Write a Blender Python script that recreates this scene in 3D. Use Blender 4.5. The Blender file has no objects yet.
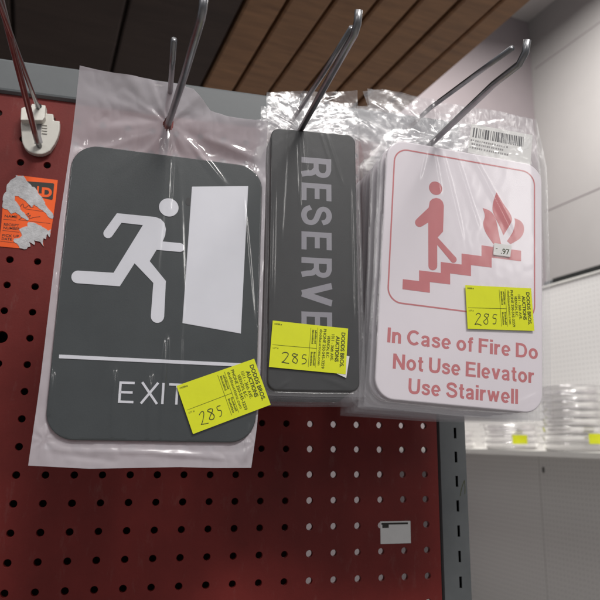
import bpy, bmesh, math, random
import numpy as np
from mathutils import Vector, Matrix, noise

random.seed(7)
SC = bpy.context.scene
COL = SC.collection
MM = 0.001

# ------------------------------------------------------------------ camera
# all construction numbers are millimetres; x right along the pegboard,
# y into the pegboard (its front face is y = 0), z up (0 = one row of holes)
F_PX = 645.0                                   # focal length in pixels of a 600 px picture
CAM = np.array([103.487, -657.840, 36.389])
PITCH, ROLL, YAW = [math.radians(a) for a in (12.0804, -0.6846, -13.9322)]

def rot3(p, r, y):
    cx, cy, cz = math.cos(p), math.cos(r), math.cos(y)
    sx, sy, sz = math.sin(p), math.sin(r), math.sin(y)
    Rz = np.array([[cz, -sz, 0], [sz, cz, 0], [0, 0, 1]])
    Rx = np.array([[1, 0, 0], [0, cx, -sx], [0, sx, cx]])
    Ry = np.array([[cy, 0, sy], [0, 1, 0], [-sy, 0, cy]])
    return Rz @ Rx @ Ry

RC = rot3(PITCH, ROLL, YAW)
cam_data = bpy.data.cameras.new('camera')
cam = bpy.data.objects.new('camera', cam_data)
COL.objects.link(cam)
rt, fw, up = RC[:, 0], RC[:, 1], RC[:, 2]
cam.matrix_world = Matrix(((rt[0], up[0], -fw[0], CAM[0] * MM),
                           (rt[1], up[1], -fw[1], CAM[1] * MM),
                           (rt[2], up[2], -fw[2], CAM[2] * MM),
                           (0, 0, 0, 1)))
cam_data.sensor_width = 36.0
cam_data.lens = 36.0 * F_PX / 600.0
cam_data.clip_start = 0.02
cam_data.clip_end = 100.0
cam_data.dof.use_dof = True
cam_data.dof.focus_distance = 0.53
cam_data.dof.aperture_fstop = 13.0
SC.camera = cam

# ------------------------------------------------------------------ light
world = bpy.data.worlds.new('World')
SC.world = world
world.use_nodes = True
world.node_tree.nodes['Background'].inputs['Color'].default_value = (0.93, 0.94, 1.0, 1)
world.node_tree.nodes['Background'].inputs['Strength'].default_value = 0.22

def area(name, loc, target, sx, sy, power, col=(1, .97, .94), spread=180):
    l = bpy.data.lights.new(name, 'AREA')
    l.shape = 'RECTANGLE'; l.size = sx; l.size_y = sy; l.energy = power; l.color = col; l.spread = math.radians(spread)
    o = bpy.data.objects.new(name, l)
    COL.objects.link(o)
    o.location = loc
    o.rotation_euler = (Vector(target) - Vector(loc)).to_track_quat('-Z', 'Y').to_euler()
    return o

# fluorescent fixtures of the shop ceiling, over the aisle and over the far shelving
area('ceiling_fluorescent', (0.75, -1.95, 2.15), (0.15, 0.0, 0.15), 1.25, 0.40, 16.5, spread=95)
area('ceiling_fluorescent', (-0.55, -0.75, 2.3), (-0.1, -0.2, 0.2), 1.25, 0.30, 5.5)
area('ceiling_fluorescent', (1.75, 2.0, 3.0), (2.1, 2.05, 0.0), 0.30, 1.6, 130)
# unseen lamps added behind the camera to put glints on the bag creases
area('ceiling_fluorescent', (-2.6, -3.6, 1.9), (0.1, -0.1, 0.1), 0.30, 1.25, 16)
area('ceiling_fluorescent', (2.9, -4.2, 1.9), (0.2, -0.1, 0.1), 0.30, 1.25, 14)

vs = SC.view_settings
vs.view_transform = 'Standard'
vs.look = 'None'
vs.exposure = 0.0
vs.gamma = 1.0
SC.cycles.use_denoising = True
SC.cycles.transparent_max_bounces = 64
SC.cycles.max_bounces = 10
SC.cycles.sample_clamp_indirect = 6.0

# ------------------------------------------------------------------ helpers
def ray(u, v):
    return RC @ np.array([(u - 300) / F_PX, 1.0, -(v - 300) / F_PX])

def px(u, v, y=0.0):
    """where the sight line of picture point (u, v) meets the upright plane y"""
    d = ray(u, v)
    return CAM + d * ((y - CAM[1]) / d[1])

def link(name, me, mat=None, parent=None, smooth=False):
    o = bpy.data.objects.new(name, me)
    COL.objects.link(o)
    if mat is not None and not me.materials:
        me.materials.append(mat)
    if parent is not None:
        o.parent = parent
    if smooth:
        me.shade_smooth()
    return o

def mesh(name, verts, faces, mat=None, parent=None, smooth=False, scale=MM):
    me = bpy.data.meshes.new(name)
    me.from_pydata([(a * scale, b * scale, c * scale) for a, b, c in verts], [], faces)
    me.update()
    return link(name, me, mat, parent, smooth)

def empty(name, loc=(0, 0, 0), rot=None, parent=None):
    o = bpy.data.objects.new(name, None)
    o.empty_display_size = 0.02
    COL.objects.link(o)
    if rot is not None:
        m = np.array(rot)
        M4 = Matrix.Identity(4)
        for i in range(3):
            for j in range(3):
                M4[i][j] = m[i, j]
        M4.translation = Vector(loc) * MM
        o.matrix_world = M4
    else:
        o.location = Vector(loc) * MM
    if parent is not None:
        o.parent = parent
    return o

def tag(o, label, cat, group=None):
    o['label'] = label
    o['category'] = cat
    if group:
        o['group'] = group
    return o

def struct(o):
    o['kind'] = 'structure'
    return o

def copy_tree(o, parent=None, skip=()):
    c = o.copy()
    COL.objects.link(c)
    c.parent = parent
    for ch in o.children:
        if ch.name.split('.')[0] not in skip:
            copy_tree(ch, c, skip)
    return c

class MB:
    """collects simple solids for ONE part"""
    def __init__(s):
        s.v, s.f = [], []
    def add(s, v, f):
        n = len(s.v)
        s.v += [tuple(p) for p in v]
        s.f += [tuple(i + n for i in q) for q in f]
    def box(s, x0, x1, y0, y1, z0, z1):
        s.add([(x0, y0, z0), (x1, y0, z0), (x1, y1, z0), (x0, y1, z0), (x0, y0, z1), (x1, y0, z1), (x1, y1, z1), (x0, y1, z1)],
              [(3, 2, 1, 0), (4, 5, 6, 7), (0, 1, 5, 4), (1, 2, 6, 5), (2, 3, 7, 6), (3, 0, 4, 7)])
    def poly(s, pts, y0, y1):
        """closed outline of (x, z), front at y0 (towards the viewer), back at y1"""
        a = sum(p[0] * q[1] - q[0] * p[1] for p, q in zip(pts, pts[1:] + pts[:1]))
        if a < 0:
            pts = pts[::-1]
        n = len(pts)
        s.add([(p[0], y0, p[1]) for p in pts] + [(p[0], y1, p[1]) for p in pts],
              [tuple(range(n)), tuple(range(2 * n - 1, n - 1, -1))] +
              [(i, n + i, n + (i + 1) % n, (i + 1) % n) for i in range(n)])
    def tube(s, path, r, n=10, cap=True):
        path = [Vector(p) for p in path]
        rs = r if isinstance(r, (list, tuple)) else [r] * len(path)
        rings = []
        prev = None
        for i, p in enumerate(path):
            t = (path[min(i + 1, len(path) - 1)] - path[max(i - 1, 0)]).normalized()
            if prev is None:
                a = t.orthogonal().normalized()
            else:
                a = (prev - t * prev.dot(t)).normalized()
            prev = a
            b = t.cross(a)
            rings.append([p + (a * math.cos(k * 2 * math.pi / n) + b * math.sin(k * 2 * math.pi / n)) * rs[i] for k in range(n)])
        v = [q for r_ in rings for q in r_]
        f = [(i * n + k, i * n + (k + 1) % n, (i + 1) * n + (k + 1) % n, (i + 1) * n + k)
             for i in range(len(path) - 1) for k in range(n)]
        if cap:
            f += [tuple(range(n - 1, -1, -1)), tuple(range((len(path) - 1) * n, len(path) * n))]
        s.add(v, f)
    def lathe(s, prof, n=40, c=(0, 0, 0)):
        v = [(c[0] + r * math.cos(k * 2 * math.pi / n), c[1] + r * math.sin(k * 2 * math.pi / n), c[2] + z) for r, z in prof for k in range(n)]
        f = [(i * n + k, i * n + (k + 1) % n, (i + 1) * n + (k + 1) % n, (i + 1) * n + k) for i in range(len(prof) - 1) for k in range(n)]
        s.add(v, f)
    def stroke(s, pts, w, y, th=0.05):
        """a pen or printed line of width w along (x, z) points, lying at depth y"""
        P = [Vector((p[0], p[1])) for p in pts]
        L, R_ = [], []
        for i, p in enumerate(P):
            t = (P[min(i + 1, len(P) - 1)] - P[max(i - 1, 0)]).normalized()
            n = Vector((-t.y, t.x)) * (w / 2)
            L.append(p + n); R_.append(p - n)
        k = len(P)
        s.add([(p.x, y, p.y) for p in L + R_], [(i, i + 1, k + i + 1, k + i)[::-1] for i in range(k - 1)])
    def build(s, name, mat, parent=None, smooth=False, scale=MM):
        return mesh(name, s.v, s.f, mat, parent, smooth, scale)

def bevel(o, w, seg=2, angle=40):
    m = o.modifiers.new('bevel', 'BEVEL')
    m.width = w * MM; m.segments = seg; m.limit_method = 'ANGLE'; m.angle_limit = math.radians(angle)
    return o

def rrect(w, h, r, n=8):
    pts = []
    for cx, cz, a0 in ((w / 2 - r, h / 2 - r, 0), (-w / 2 + r, h / 2 - r, 90), (-w / 2 + r, -h / 2 + r, 180), (w / 2 - r, -h / 2 + r, 270)):
        for k in range(n + 1):
            a = math.radians(a0 + 90 * k / n)
            pts.append((cx + r * math.cos(a), cz + r * math.sin(a)))
    return pts

def semi(p0, p1, n=9, bulge=1):
    """points of a half circle from p0 to p1"""
    c = ((p0[0] + p1[0]) / 2, (p0[1] + p1[1]) / 2)
    dx, dy = p0[0] - c[0], p0[1] - c[1]
    out = []
    for k in range(n + 1):
        a = bulge * math.pi * k / n
        out.append((c[0] + dx * math.cos(a) - dy * math.sin(a), c[1] + dx * math.sin(a) + dy * math.cos(a)))
    return out

def smoothline(pts, n=6):
    out = []
    for i in range(len(pts) - 1):
        p0 = pts[max(i - 1, 0)]; p1 = pts[i]; p2 = pts[i + 1]; p3 = pts[min(i + 2, len(pts) - 1)]
        for k in range(n):
            t = k / n
            out.append(tuple(0.5 * (2 * b + (c - a) * t + (2 * a - 5 * b + 4 * c - d) * t * t + (3 * b - a - 3 * c + d) * t ** 3)
                             for a, b, c, d in zip(p0, p1, p2, p3)))
    out.append(tuple(pts[-1]))
    return out

def hom(corners, w, h):
    """picture quadrilateral TL TR BR BL -> flat millimetres centred on the panel"""
    dst = [(-w / 2, h / 2), (w / 2, h / 2), (w / 2, -h / 2), (-w / 2, -h / 2)]
    A, b = [], []
    for (u, v), (x, z) in zip(corners, dst):
        A += [[u, v, 1, 0, 0, 0, -u * x, -v * x], [0, 0, 0, u, v, 1, -u * z, -v * z]]
        b += [x, z]
    hh = np.linalg.solve(np.array(A, float), np.array(b, float))
    def f(u, v):
        d = hh[6] * u + hh[7] * v + 1
        return ((hh[0] * u + hh[1] * v + hh[2]) / d, (hh[3] * u + hh[4] * v + hh[5]) / d)
    return f

_text_cache = {}
def text_geo(s, bold=0.0, spacing=1.0):
    key = (s, bold, spacing)
    if key not in _text_cache:
        cu = bpy.data.curves.new('tmp_text', 'FONT')
        cu.body = s
        cu.offset = bold
        cu.resolution_u = 4
        cu.space_character = spacing
        o = bpy.data.objects.new('tmp_text', cu)
        COL.objects.link(o)
        dg = bpy.context.evaluated_depsgraph_get()
        me = bpy.data.meshes.new_from_object(o.evaluated_get(dg))
        v = [(p.co.x, p.co.y) for p in me.vertices]
        f = [tuple(q.vertices) for q in me.polygons]
        bpy.data.objects.remove(o); bpy.data.curves.remove(cu); bpy.data.meshes.remove(me)
        _text_cache[key] = (v, f)
    return _text_cache[key]

def put_text(mb, s, x, z, height, y, width=None, angle=0.0, bold=0.0, spacing=1.0, anchor='l', cap='H', mid=None):
    """lettering with cap height `height` mm; (x, z) is the baseline's start (or centre)"""
    v, f = text_geo(s, bold, spacing)
    hv, _ = text_geo(cap, bold)
    h0 = min(p[1] for p in hv); h1 = max(p[1] for p in hv)
    x0 = min(p[0] for p in v); x1 = max(p[0] for p in v)
    kz = height / (h1 - h0)
    kx = kz if width is None else width / (x1 - x0)
    W = (x1 - x0) * kx
    ca, sa = math.cos(angle), math.sin(angle)
    out = []
    for a, b in v:
        a = (a - x0) * kx - (W / 2 if anchor == 'c' else 0)
        b = (b - h0) * kz
        out.append((x + a * ca - b * sa, y, z + a * sa + b * ca))
    ff = []
    for q in f:          # faces look towards -y
        p = [out[i] for i in q]
        ar = sum(a[0] * b[2] - b[0] * a[2] for a, b in zip(p, p[1:] + p[:1]))
        ff.append(q if ar > 0 else tuple(reversed(q)))
    mb.add(out, ff)

def _arc(cx, cy, rx, ry, a0, a1, n=22):
    return [(cx + rx * math.cos(math.radians(a0 + (a1 - a0) * k / n)), cy + ry * math.sin(math.radians(a0 + (a1 - a0) * k / n))) for k in range(n + 1)]
def _sm(*p):
    return smoothline(list(p), 7)
# heavy grotesque capitals and lower case, in units of the cap height: strokes (points, weight), advance
GLYPH = {
    'I': ([([(.1, 0), (.1, 1)], 1)], .2), 'l': ([([(.1, 0), (.1, 1)], 1)], .2),
    'i': ([([(.1, 0), (.1, .74)], 1), ([(.1, .84), (.1, 1)], 1)], .2),
    'n': ([([(.1, 0), (.1, .74)], 1), (_sm((.12, .5), (.2, .61), (.32, .655), (.43, .61), (.47, .48)) + [(.47, 0)], .95)], .57),
    'C': ([(_arc(.44, .5, .34, .42, 42, 318), .95)], .80),
    'a': ([(_sm((.09, .52), (.15, .63), (.29, .66), (.42, .61), (.455, .49)) + [(.455, .16)] + _sm((.455, .16), (.47, .06), (.51, 0)), .88), (_sm((.45, .40), (.31, .36), (.15, .31), (.1, .19), (.17, .09), (.3, .08), (.42, .16), (.455, .28)), .8)], .58),
    's': ([(_sm((.49, .50), (.42, .62), (.28, .66), (.14, .61), (.12, .5), (.22, .42), (.36, .365), (.46, .29), (.46, .16), (.36, .085), (.26, .075), (.13, .12), (.075, .23)), .84)], .55),
    'e': ([([(.12, .34), (.5, .34)], .62), (_arc(.3, .365, .215, .295, -2, 318), .88)], .6),
    'o': ([(_arc(.32, .365, .225, .29, 0, 362), .92)], .64),
    'f': ([([(.17, 0), (.17, .74)] + _sm((.17, .74), (.19, .87), (.35, .92)), .92), ([(.02, .66), (.34, .66)], .7)], .36),
    'F': ([([(.1, 0), (.1, 1)], 1), ([(.1, .915), (.64, .915)], .85), ([(.1, .52), (.57, .52)], .82)], .66),
    'r': ([([(.1, 0), (.1, .74)], 1), (_sm((.12, .42), (.18, .58), (.28, .645), (.39, .645)), .9)], .4),
    'D': ([([(.1, 0), (.1, 1)], 1), ([(.1, .915)] + _sm((.36, .915), (.58, .82), (.68, .5), (.58, .18), (.36, .085)) + [(.1, .085)], .86)], .78),
    'N': ([([(.1, 0), (.1, 1)], 1), ([(.67, 0), (.67, 1)], 1), ([(.1, .97), (.67, .03)], 1)], .77),
    't': ([([(.18, .95), (.18, .2)] + _sm((.18, .2), (.22, .1), (.37, .08)), .92), ([(.02, .66), (.36, .66)], .7)], .38),
    'U': ([([(.1, 1), (.1, .36)] + _sm((.1, .36), (.17, .15), (.38, .08), (.59, .15), (.66, .36)) + [(.66, 1)], .95)], .76),
    'E': ([([(.1, 0), (.1, 1)], 1), ([(.1, .915), (.66, .915)], .84), ([(.1, .52), (.61, .52)], .82), ([(.1, .085), (.68, .085)], .84)], .69),
    'v': ([([(.09, .74), (.3, .02)], .95), ([(.51, .74), (.3, .02)], .95)], .6),
    'w': ([([(.09, .74), (.26, .02)], .85), ([(.43, .70), (.26, .02)], .85), ([(.43, .70), (.6, .02)], .85), ([(.77, .74), (.6, .02)], .85)], .86),
    'S': ([(_sm((.65, .69), (.57, .85), (.38, .92), (.19, .865), (.125, .73), (.2, .61), (.38, .54), (.57, .46), (.66, .33), (.61, .16), (.4, .08), (.19, .14), (.085, .31)), .92)], .75),
    'R': ([([(.1, 0), (.1, 1)], 1), ([(.1, .915)] + _sm((.4, .915), (.55, .85), (.6, .71), (.55, .56), (.4, .49)) + [(.1, .49)], .84), (_sm((.42, .47), (.53, .36), (.56, .16), (.61, 0)), .95)], .71),
    'V': ([([(.08, 1), (.35, .02)], 1), ([(.62, 1), (.35, .02)], 1)], .70),
}
def grotesque(mb, text, x, z, cap, width, y, angle=0.0, weight=.195, gap=.085):
    """heavy sans lettering; (x, z) = start of the baseline"""
    adv, items = 0.0, []
    for ch in text:
        if ch == ' ':
            adv += .27; continue
        g_, a_ = GLYPH[ch]
        items.append((adv, g_)); adv += a_ + gap
    adv -= gap
    kx = width / adv
    ca, sa = math.cos(angle), math.sin(angle)
    k = 0
    for a0, g_ in items:
        for pts, wt in g_:
            P = [Vector(p) for p in pts]
            n = len(P); L_, R_ = [], []
            for i, p in enumerate(P):
                t0 = (P[i] - P[max(i - 1, 0)]); t1 = (P[min(i + 1, n - 1)] - P[i])
                t = ((t0.normalized() if t0.length > 1e-6 else t1.normalized()) + (t1.normalized() if t1.length > 1e-6 else t0.normalized())).normalized()
                nn_ = Vector((-t.y, t.x)) * (weight * wt / 2)
                L_.append(p + nn_); R_.append(p - nn_)
            v = []
            for p in L_ + R_:
                a, b = (a0 + p.x) * kx, min(max(p.y, -.015), 1.015) * cap
                v.append((x + a * ca - b * sa, y - .003 * (k % 8), z + a * sa + b * ca))
            mb.add(v, [(i, n + i, n + i + 1, i + 1) for i in range(n - 1)])
            k += 1

# ------------------------------------------------------------------ materials
def new_mat(name):
    m = bpy.data.materials.new(name)
    m.use_nodes = True
    nt = m.node_tree
    return m, nt, nt.nodes['Principled BSDF']

def N(nt, t, **kw):
    n = nt.nodes.new(t)
    for k, v in kw.items():
        if k in n.inputs.keys() if hasattr(n.inputs, 'keys') else False:
            n.inputs[k].default_value = v
        else:
            setattr(n, k, v)
    return n

def mat(name, col, rough=0.5, metal=0.0, var=0.0, vscale=30.0, bump=0.0, bscale=200.0, spec=0.5, col2=None, stretch=None):
    """painted / printed surface: colour with mottled wear and fine relief in object space"""
    m, nt, p = new_mat(name)
    p.inputs['Roughness'].default_value = rough
    p.inputs['Metallic'].default_value = metal
    p.inputs['Specular IOR Level'].default_value = spec
    p.inputs['Base Color'].default_value = (*col, 1)
    tc = nt.nodes.new('ShaderNodeTexCoord')
    src = tc.outputs['Object']
    if stretch:
        mp = nt.nodes.new('ShaderNodeMapping')
        mp.inputs['Scale'].default_value = stretch
        nt.links.new(src, mp.inputs['Vector'])
        src = mp.outputs['Vector']
    if var > 0 or col2:
        n = nt.nodes.new('ShaderNodeTexNoise')
        n.inputs['Scale'].default_value = vscale
        n.inputs['Detail'].default_value = 6
        n.inputs['Roughness'].default_value = 0.65
        nt.links.new(src, n.inputs['Vector'])
        r = nt.nodes.new('ShaderNodeValToRGB')
        r.color_ramp.elements[0].position = 0.3
        r.color_ramp.elements[1].position = 0.7
        a = col2 if col2 else tuple(c * (1 - var) for c in col)
        b = col if col2 else tuple(min(1, c * (1 + var)) for c in col)
        r.color_ramp.elements[0].color = (*a, 1)
        r.color_ramp.elements[1].color = (*b, 1)
        nt.links.new(n.outputs['Fac'], r.inputs['Fac'])
        nt.links.new(r.outputs['Color'], p.inputs['Base Color'])
        mr = nt.nodes.new('ShaderNodeMapRange')
        mr.inputs['To Min'].default_value = max(0.03, rough - 0.08)
        mr.inputs['To Max'].default_value = min(1, rough + 0.12)
        nt.links.new(n.outputs['Fac'], mr.inputs['Value'])
        nt.links.new(mr.outputs['Result'], p.inputs['Roughness'])
    if bump > 0:
        n2 = nt.nodes.new('ShaderNodeTexNoise')
        n2.inputs['Scale'].default_value = bscale
        n2.inputs['Detail'].default_value = 4
        nt.links.new(src, n2.inputs['Vector'])
        b = nt.nodes.new('ShaderNodeBump')
        b.inputs['Strength'].default_value = bump
        b.inputs['Distance'].default_value = 0.001
        nt.links.new(n2.outputs['Fac'], b.inputs['Height'])
        nt.links.new(b.outputs['Normal'], p.inputs['Normal'])
    return m

def film(name, milky, tint=(0.93, 0.92, 0.95), rough=0.1, gain=1.0, bump=0.0, bscale=300.0, bdist=0.0006, blend=0.25, stretch=None):
    """thin plastic film: mostly clear, a little milky, glossy at its creases"""
    m = bpy.data.materials.new(name)
    m.use_nodes = True
    nt = m.node_tree
    nt.nodes.remove(nt.nodes['Principled BSDF'])
    out = nt.nodes['Material Output']
    tr = nt.nodes.new('ShaderNodeBsdfTransparent')
    tr.inputs['Color'].default_value = (0.985, 0.985, 0.985, 1)
    df = nt.nodes.new('ShaderNodeBsdfDiffuse')
    df.inputs['Color'].default_value = (*tint, 1)
    tl = nt.nodes.new('ShaderNodeBsdfTranslucent')
    tl.inputs['Color'].default_value = (*tint, 1)
    dm = nt.nodes.new('ShaderNodeMixShader')
    dm.inputs['Fac'].default_value = 0.35
    nt.links.new(df.outputs[0], dm.inputs[1]); nt.links.new(tl.outputs[0], dm.inputs[2])
    mx = nt.nodes.new('ShaderNodeMixShader')
    mx.inputs['Fac'].default_value = milky
    nt.links.new(tr.outputs[0], mx.inputs[1]); nt.links.new(dm.outputs[0], mx.inputs[2])
    gl = nt.nodes.new('ShaderNodeBsdfGlossy')
    gl.inputs['Color'].default_value = (1, 1, 1, 1)
    gl.inputs['Roughness'].default_value = rough
    # the same reflectance from either side of the thin film (Schlick)
    lw = nt.nodes.new('ShaderNodeLayerWeight')
    lw.inputs['Blend'].default_value = 0.5
    pw = nt.nodes.new('ShaderNodeMath'); pw.operation = 'POWER'; pw.inputs[1].default_value = 5.0
    nt.links.new(lw.outputs['Facing'], pw.inputs[0])
    ml = nt.nodes.new('ShaderNodeMath'); ml.operation = 'MULTIPLY_ADD'; ml.use_clamp = True
    ml.inputs[1].default_value = 0.9 * gain
    ml.inputs[2].default_value = 0.07 * gain
    nt.links.new(pw.outputs[0], ml.inputs[0])
    fin = nt.nodes.new('ShaderNodeMixShader')
    nt.links.new(ml.outputs[0], fin.inputs['Fac'])
    nt.links.new(mx.outputs[0], fin.inputs[1]); nt.links.new(gl.outputs[0], fin.inputs[2])
    nt.links.new(fin.outputs[0], out.inputs['Surface'])
    if bump > 0:
        tc = nt.nodes.new('ShaderNodeTexCoord')
        src = tc.outputs['Object']
        if stretch:
            mp = nt.nodes.new('ShaderNodeMapping')
            mp.inputs['Scale'].default_value = stretch
            nt.links.new(src, mp.inputs['Vector'])
            src = mp.outputs['Vector']
        n = nt.nodes.new('ShaderNodeTexNoise')
        n.inputs['Scale'].default_value = bscale
        n.inputs['Detail'].default_value = 3
        n.inputs['Distortion'].default_value = 1.2
        nt.links.new(src, n.inputs['Vector'])
        b = nt.nodes.new('ShaderNodeBump')
        at = nt.nodes.new('ShaderNodeAttribute'); at.attribute_name = 'slack'     # film is taut over the plate, slack beyond it
        ms = nt.nodes.new('ShaderNodeMath'); ms.operation = 'MULTIPLY'
        ms.inputs[1].default_value = bump
        nt.links.new(at.outputs['Fac'], ms.inputs[0])
        nt.links.new(ms.outputs[0], b.inputs['Strength'])
        b.inputs['Distance'].default_value = bdist
        nt.links.new(n.outputs['Fac'], b.inputs['Height'])
        nt.links.new(b.outputs['Normal'], gl.inputs['Normal'])
        nt.links.new(b.outputs['Normal'], lw.inputs['Normal'])
        nt.links.new(b.outputs['Normal'], df.inputs['Normal'])
    return m

def peg_mat(name, col, hole, pitch=25.4, r=3.0, rough=0.55):
    """far white pegboard: holes too small to pick apart, laid out in object space"""
    m, nt, p = new_mat(name)
    p.inputs['Roughness'].default_value = rough
    tc = nt.nodes.new('ShaderNodeTexCoord')
    sp = nt.nodes.new('ShaderNodeSeparateXYZ')
    nt.links.new(tc.outputs['Object'], sp.inputs[0])
    def math_(op, a, b=None):
        n = nt.nodes.new('ShaderNodeMath'); n.operation = op
        for i, q in enumerate((a, b)):
            if q is None: continue
            if isinstance(q, (int, float)): n.inputs[i].default_value = q
            else: nt.links.new(q, n.inputs[i])
        return n.outputs[0]
    d = []
    for k in (0, 2):
        t = math_('DIVIDE', sp.outputs[k], pitch * MM)
        t = math_('FRACT', t)
        t = math_('SUBTRACT', t, 0.5)
        d.append(math_('MULTIPLY', t, t))
    q = math_('ADD', d[0], d[1])
    q = math_('LESS_THAN', q, (r / pitch) ** 2)
    mix = nt.nodes.new('ShaderNodeMix'); mix.data_type = 'RGBA'
    mix.inputs['A'].default_value = (*col, 1); mix.inputs['B'].default_value = (*hole, 1)
    nt.links.new(q, mix.inputs['Factor'])
    nt.links.new(mix.outputs['Result'], p.inputs['Base Color'])
    return m

M = {}
M['red_board'] = mat('red_hardboard', (0.16, 0.018, 0.015), 0.5, spec=0.3, var=0.22, vscale=9, bump=0.10, bscale=450)
def dusty(m, amount=0.2):
    # dust and scuffs with a shape of their own over the paint
    nt = m.node_tree; p = nt.nodes['Principled BSDF']
    src = p.inputs['Base Color'].links[0].from_socket
    tc = nt.nodes.new('ShaderNodeTexCoord')
    mp = nt.nodes.new('ShaderNodeMapping'); mp.inputs['Scale'].default_value = (1, 1, .35)
    nt.links.new(tc.outputs['Object'], mp.inputs['Vector'])
    n = nt.nodes.new('ShaderNodeTexNoise'); n.inputs['Scale'].default_value = 75; n.inputs['Detail'].default_value = 9; n.inputs['Roughness'].default_value = .72
    nt.links.new(mp.outputs['Vector'], n.inputs['Vector'])
    mr = nt.nodes.new('ShaderNodeMapRange')
    mr.inputs['From Min'].default_value = .56; mr.inputs['From Max'].default_value = .78; mr.inputs['To Max'].default_value = amount
    nt.links.new(n.outputs['Fac'], mr.inputs['Value'])
    mix = nt.nodes.new('ShaderNodeMix'); mix.data_type = 'RGBA'
    mix.inputs['B'].default_value = (.30, .20, .18, 1)
    nt.links.new(mr.outputs['Result'], mix.inputs['Factor']); nt.links.new(src, mix.inputs['A'])
    nt.links.new(mix.outputs['Result'], p.inputs['Base Color'])
dusty(M['red_board'])
M['rail'] = mat('grey_rail_enamel', (0.125, 0.135, 0.14), 0.5, var=0.10, vscale=14, bump=0.05, bscale=300)
M['upright'] = mat('grey_upright_enamel', (0.095, 0.102, 0.105), 0.52, var=0.14, vscale=20, bump=0.05, bscale=300)
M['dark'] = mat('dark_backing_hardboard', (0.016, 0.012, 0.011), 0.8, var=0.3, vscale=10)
M['black'] = mat('black_plastic', (0.004, 0.004, 0.004), 0.5, var=0.15)
M['wire'] = mat('zinc_wire', (0.33, 0.33, 0.34), 0.33, metal=1.0, var=0.18, vscale=60, bump=0.05, bscale=500)
M['clip'] = mat('cream_nylon', (0.66, 0.64, 0.58), 0.42, var=0.06, vscale=40)
M['exit_plate'] = mat('charcoal_sign_plastic', (0.032, 0.039, 0.040), 0.45, spec=0.35, var=0.10, vscale=30, bump=0.06, bscale=900)
M['exit_white'] = mat('white_sign_print', (0.74, 0.74, 0.79), 0.45, var=0.03, vscale=20)
M['res_plate'] = mat('dark_grey_sign_plastic', (0.027, 0.028, 0.028), 0.45, spec=0.35, var=0.10, vscale=30, bump=0.06, bscale=900)
M['res_print'] = mat('silver_lettering', (0.27, 0.26, 0.29), 0.45, var=0.04, vscale=20)
M['fire_plate'] = mat('white_sign_plastic', (0.78, 0.725, 0.765), 0.38, var=0.02, vscale=12)
M['fire_red'] = mat('red_sign_print', (0.56, 0.165, 0.175), 0.45, var=0.05, vscale=30)
M['yellow'] = mat('fluorescent_yellow_paper', (0.70, 0.74, 0.008), 0.6, var=0.04, vscale=40, bump=0.05, bscale=300)
M['ink'] = mat('faded_black_ink', (0.075, 0.085, 0.012), 0.7)
M['pen'] = mat('pencil_line', (0.045, 0.05, 0.02), 0.6)
M['white_paper'] = mat('white_paper', (0.72, 0.71, 0.69), 0.65, var=0.04, vscale=60)
M['barcode'] = mat('barcode_ink', (0.10, 0.10, 0.105), 0.65)
M['grey_ink'] = mat('grey_print', (0.28, 0.27, 0.27), 0.7)
M['orange'] = mat('fluorescent_orange_card', (0.93, 0.115, 0.008), 0.6, var=0.05, vscale=60, bump=0.04, bscale=300)
M['torn'] = mat('torn_grey_paper', (0.52, 0.52, 0.53), 0.85, var=0.22, vscale=160, bump=0.5, bscale=700)
M['box_ink'] = mat('black_block_print', (0.030, 0.027, 0.022), 0.6, var=0.2, vscale=60)
M['milky_front'] = film('polythene_front', 0.025, rough=0.15, gain=1.1, bump=0.4, bscale=42, bdist=0.0015, stretch=(3.2, 1, 0.55))
M['milky_back'] = film('polythene_back', 0.76, tint=(0.90, 0.85, 0.90), rough=0.25, gain=0.8)
M['clear'] = film('crisp_cellophane', 0.05, rough=0.17, gain=0.55, bump=0.16, bscale=190, bdist=0.0012)
M['clear_back'] = film('crisp_cellophane_back', 0.08, rough=0.22, gain=0.5, bump=0.16, bscale=150, bdist=0.0012)
M['tray'] = film('clear_tray_plastic', 0.10, tint=(0.50, 0.46, 0.49), rough=0.12, gain=2.6)
M['white_peg'] = peg_mat('white_pegboard', (0.84, 0.83, 0.81), (0.50, 0.49, 0.48))
M['white_metal'] = mat('cream_shelf_enamel', (0.78, 0.77, 0.73), 0.4, var=0.04, vscale=8)
M['black_gap'] = mat('black_cap_rail', (0.012, 0.015, 0.014), 0.5, var=0.2)
M['wall'] = mat('grey_painted_wall', (0.33, 0.317, 0.31), 0.8, var=0.05, vscale=1.5, bump=0.1, bscale=60)
M['end_wall'] = mat('mauve_grey_wall', (0.27, 0.235, 0.245), 0.8, var=0.07, vscale=1.5, bump=0.1, bscale=60)
M['wood'] = mat('brown_timber', (0.46, 0.25, 0.13), 0.6, col2=(0.27, 0.145, 0.08), vscale=9, bump=0.2, bscale=40, stretch=(6, 0.7, 6))
M['dark_wood'] = mat('dark_brown_panel', (0.085, 0.06, 0.05), 0.6, col2=(0.055, 0.038, 0.032), vscale=6, stretch=(5, 0.7, 5))
M['floor'] = mat('grey_vinyl_floor', (0.30, 0.29, 0.28), 0.5, var=0.15, vscale=3)
M['ceil'] = mat('off_white_ceiling', (0.55, 0.53, 0.52), 0.9, var=0.05, vscale=2)

# ------------------------------------------------------------------ the room behind
# the far shelving runs along direction D; OFF is measured to its right from the camera
D = np.array([-0.14749, 0.98906, 0.0])
NR = np.array([0.98906, 0.14749, 0.0])
ROOM = np.array([D, NR])
def room_pt(s, o, z):
    p = CAM + D * s + NR * o
    return (p[0], p[1], z)
# local frame of room objects: x along D, y towards the wall on the right, z up
ROOM_ROT = np.array([[D[0], NR[0], 0], [D[1], NR[1], 0], [0, 0, 1]])
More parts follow.
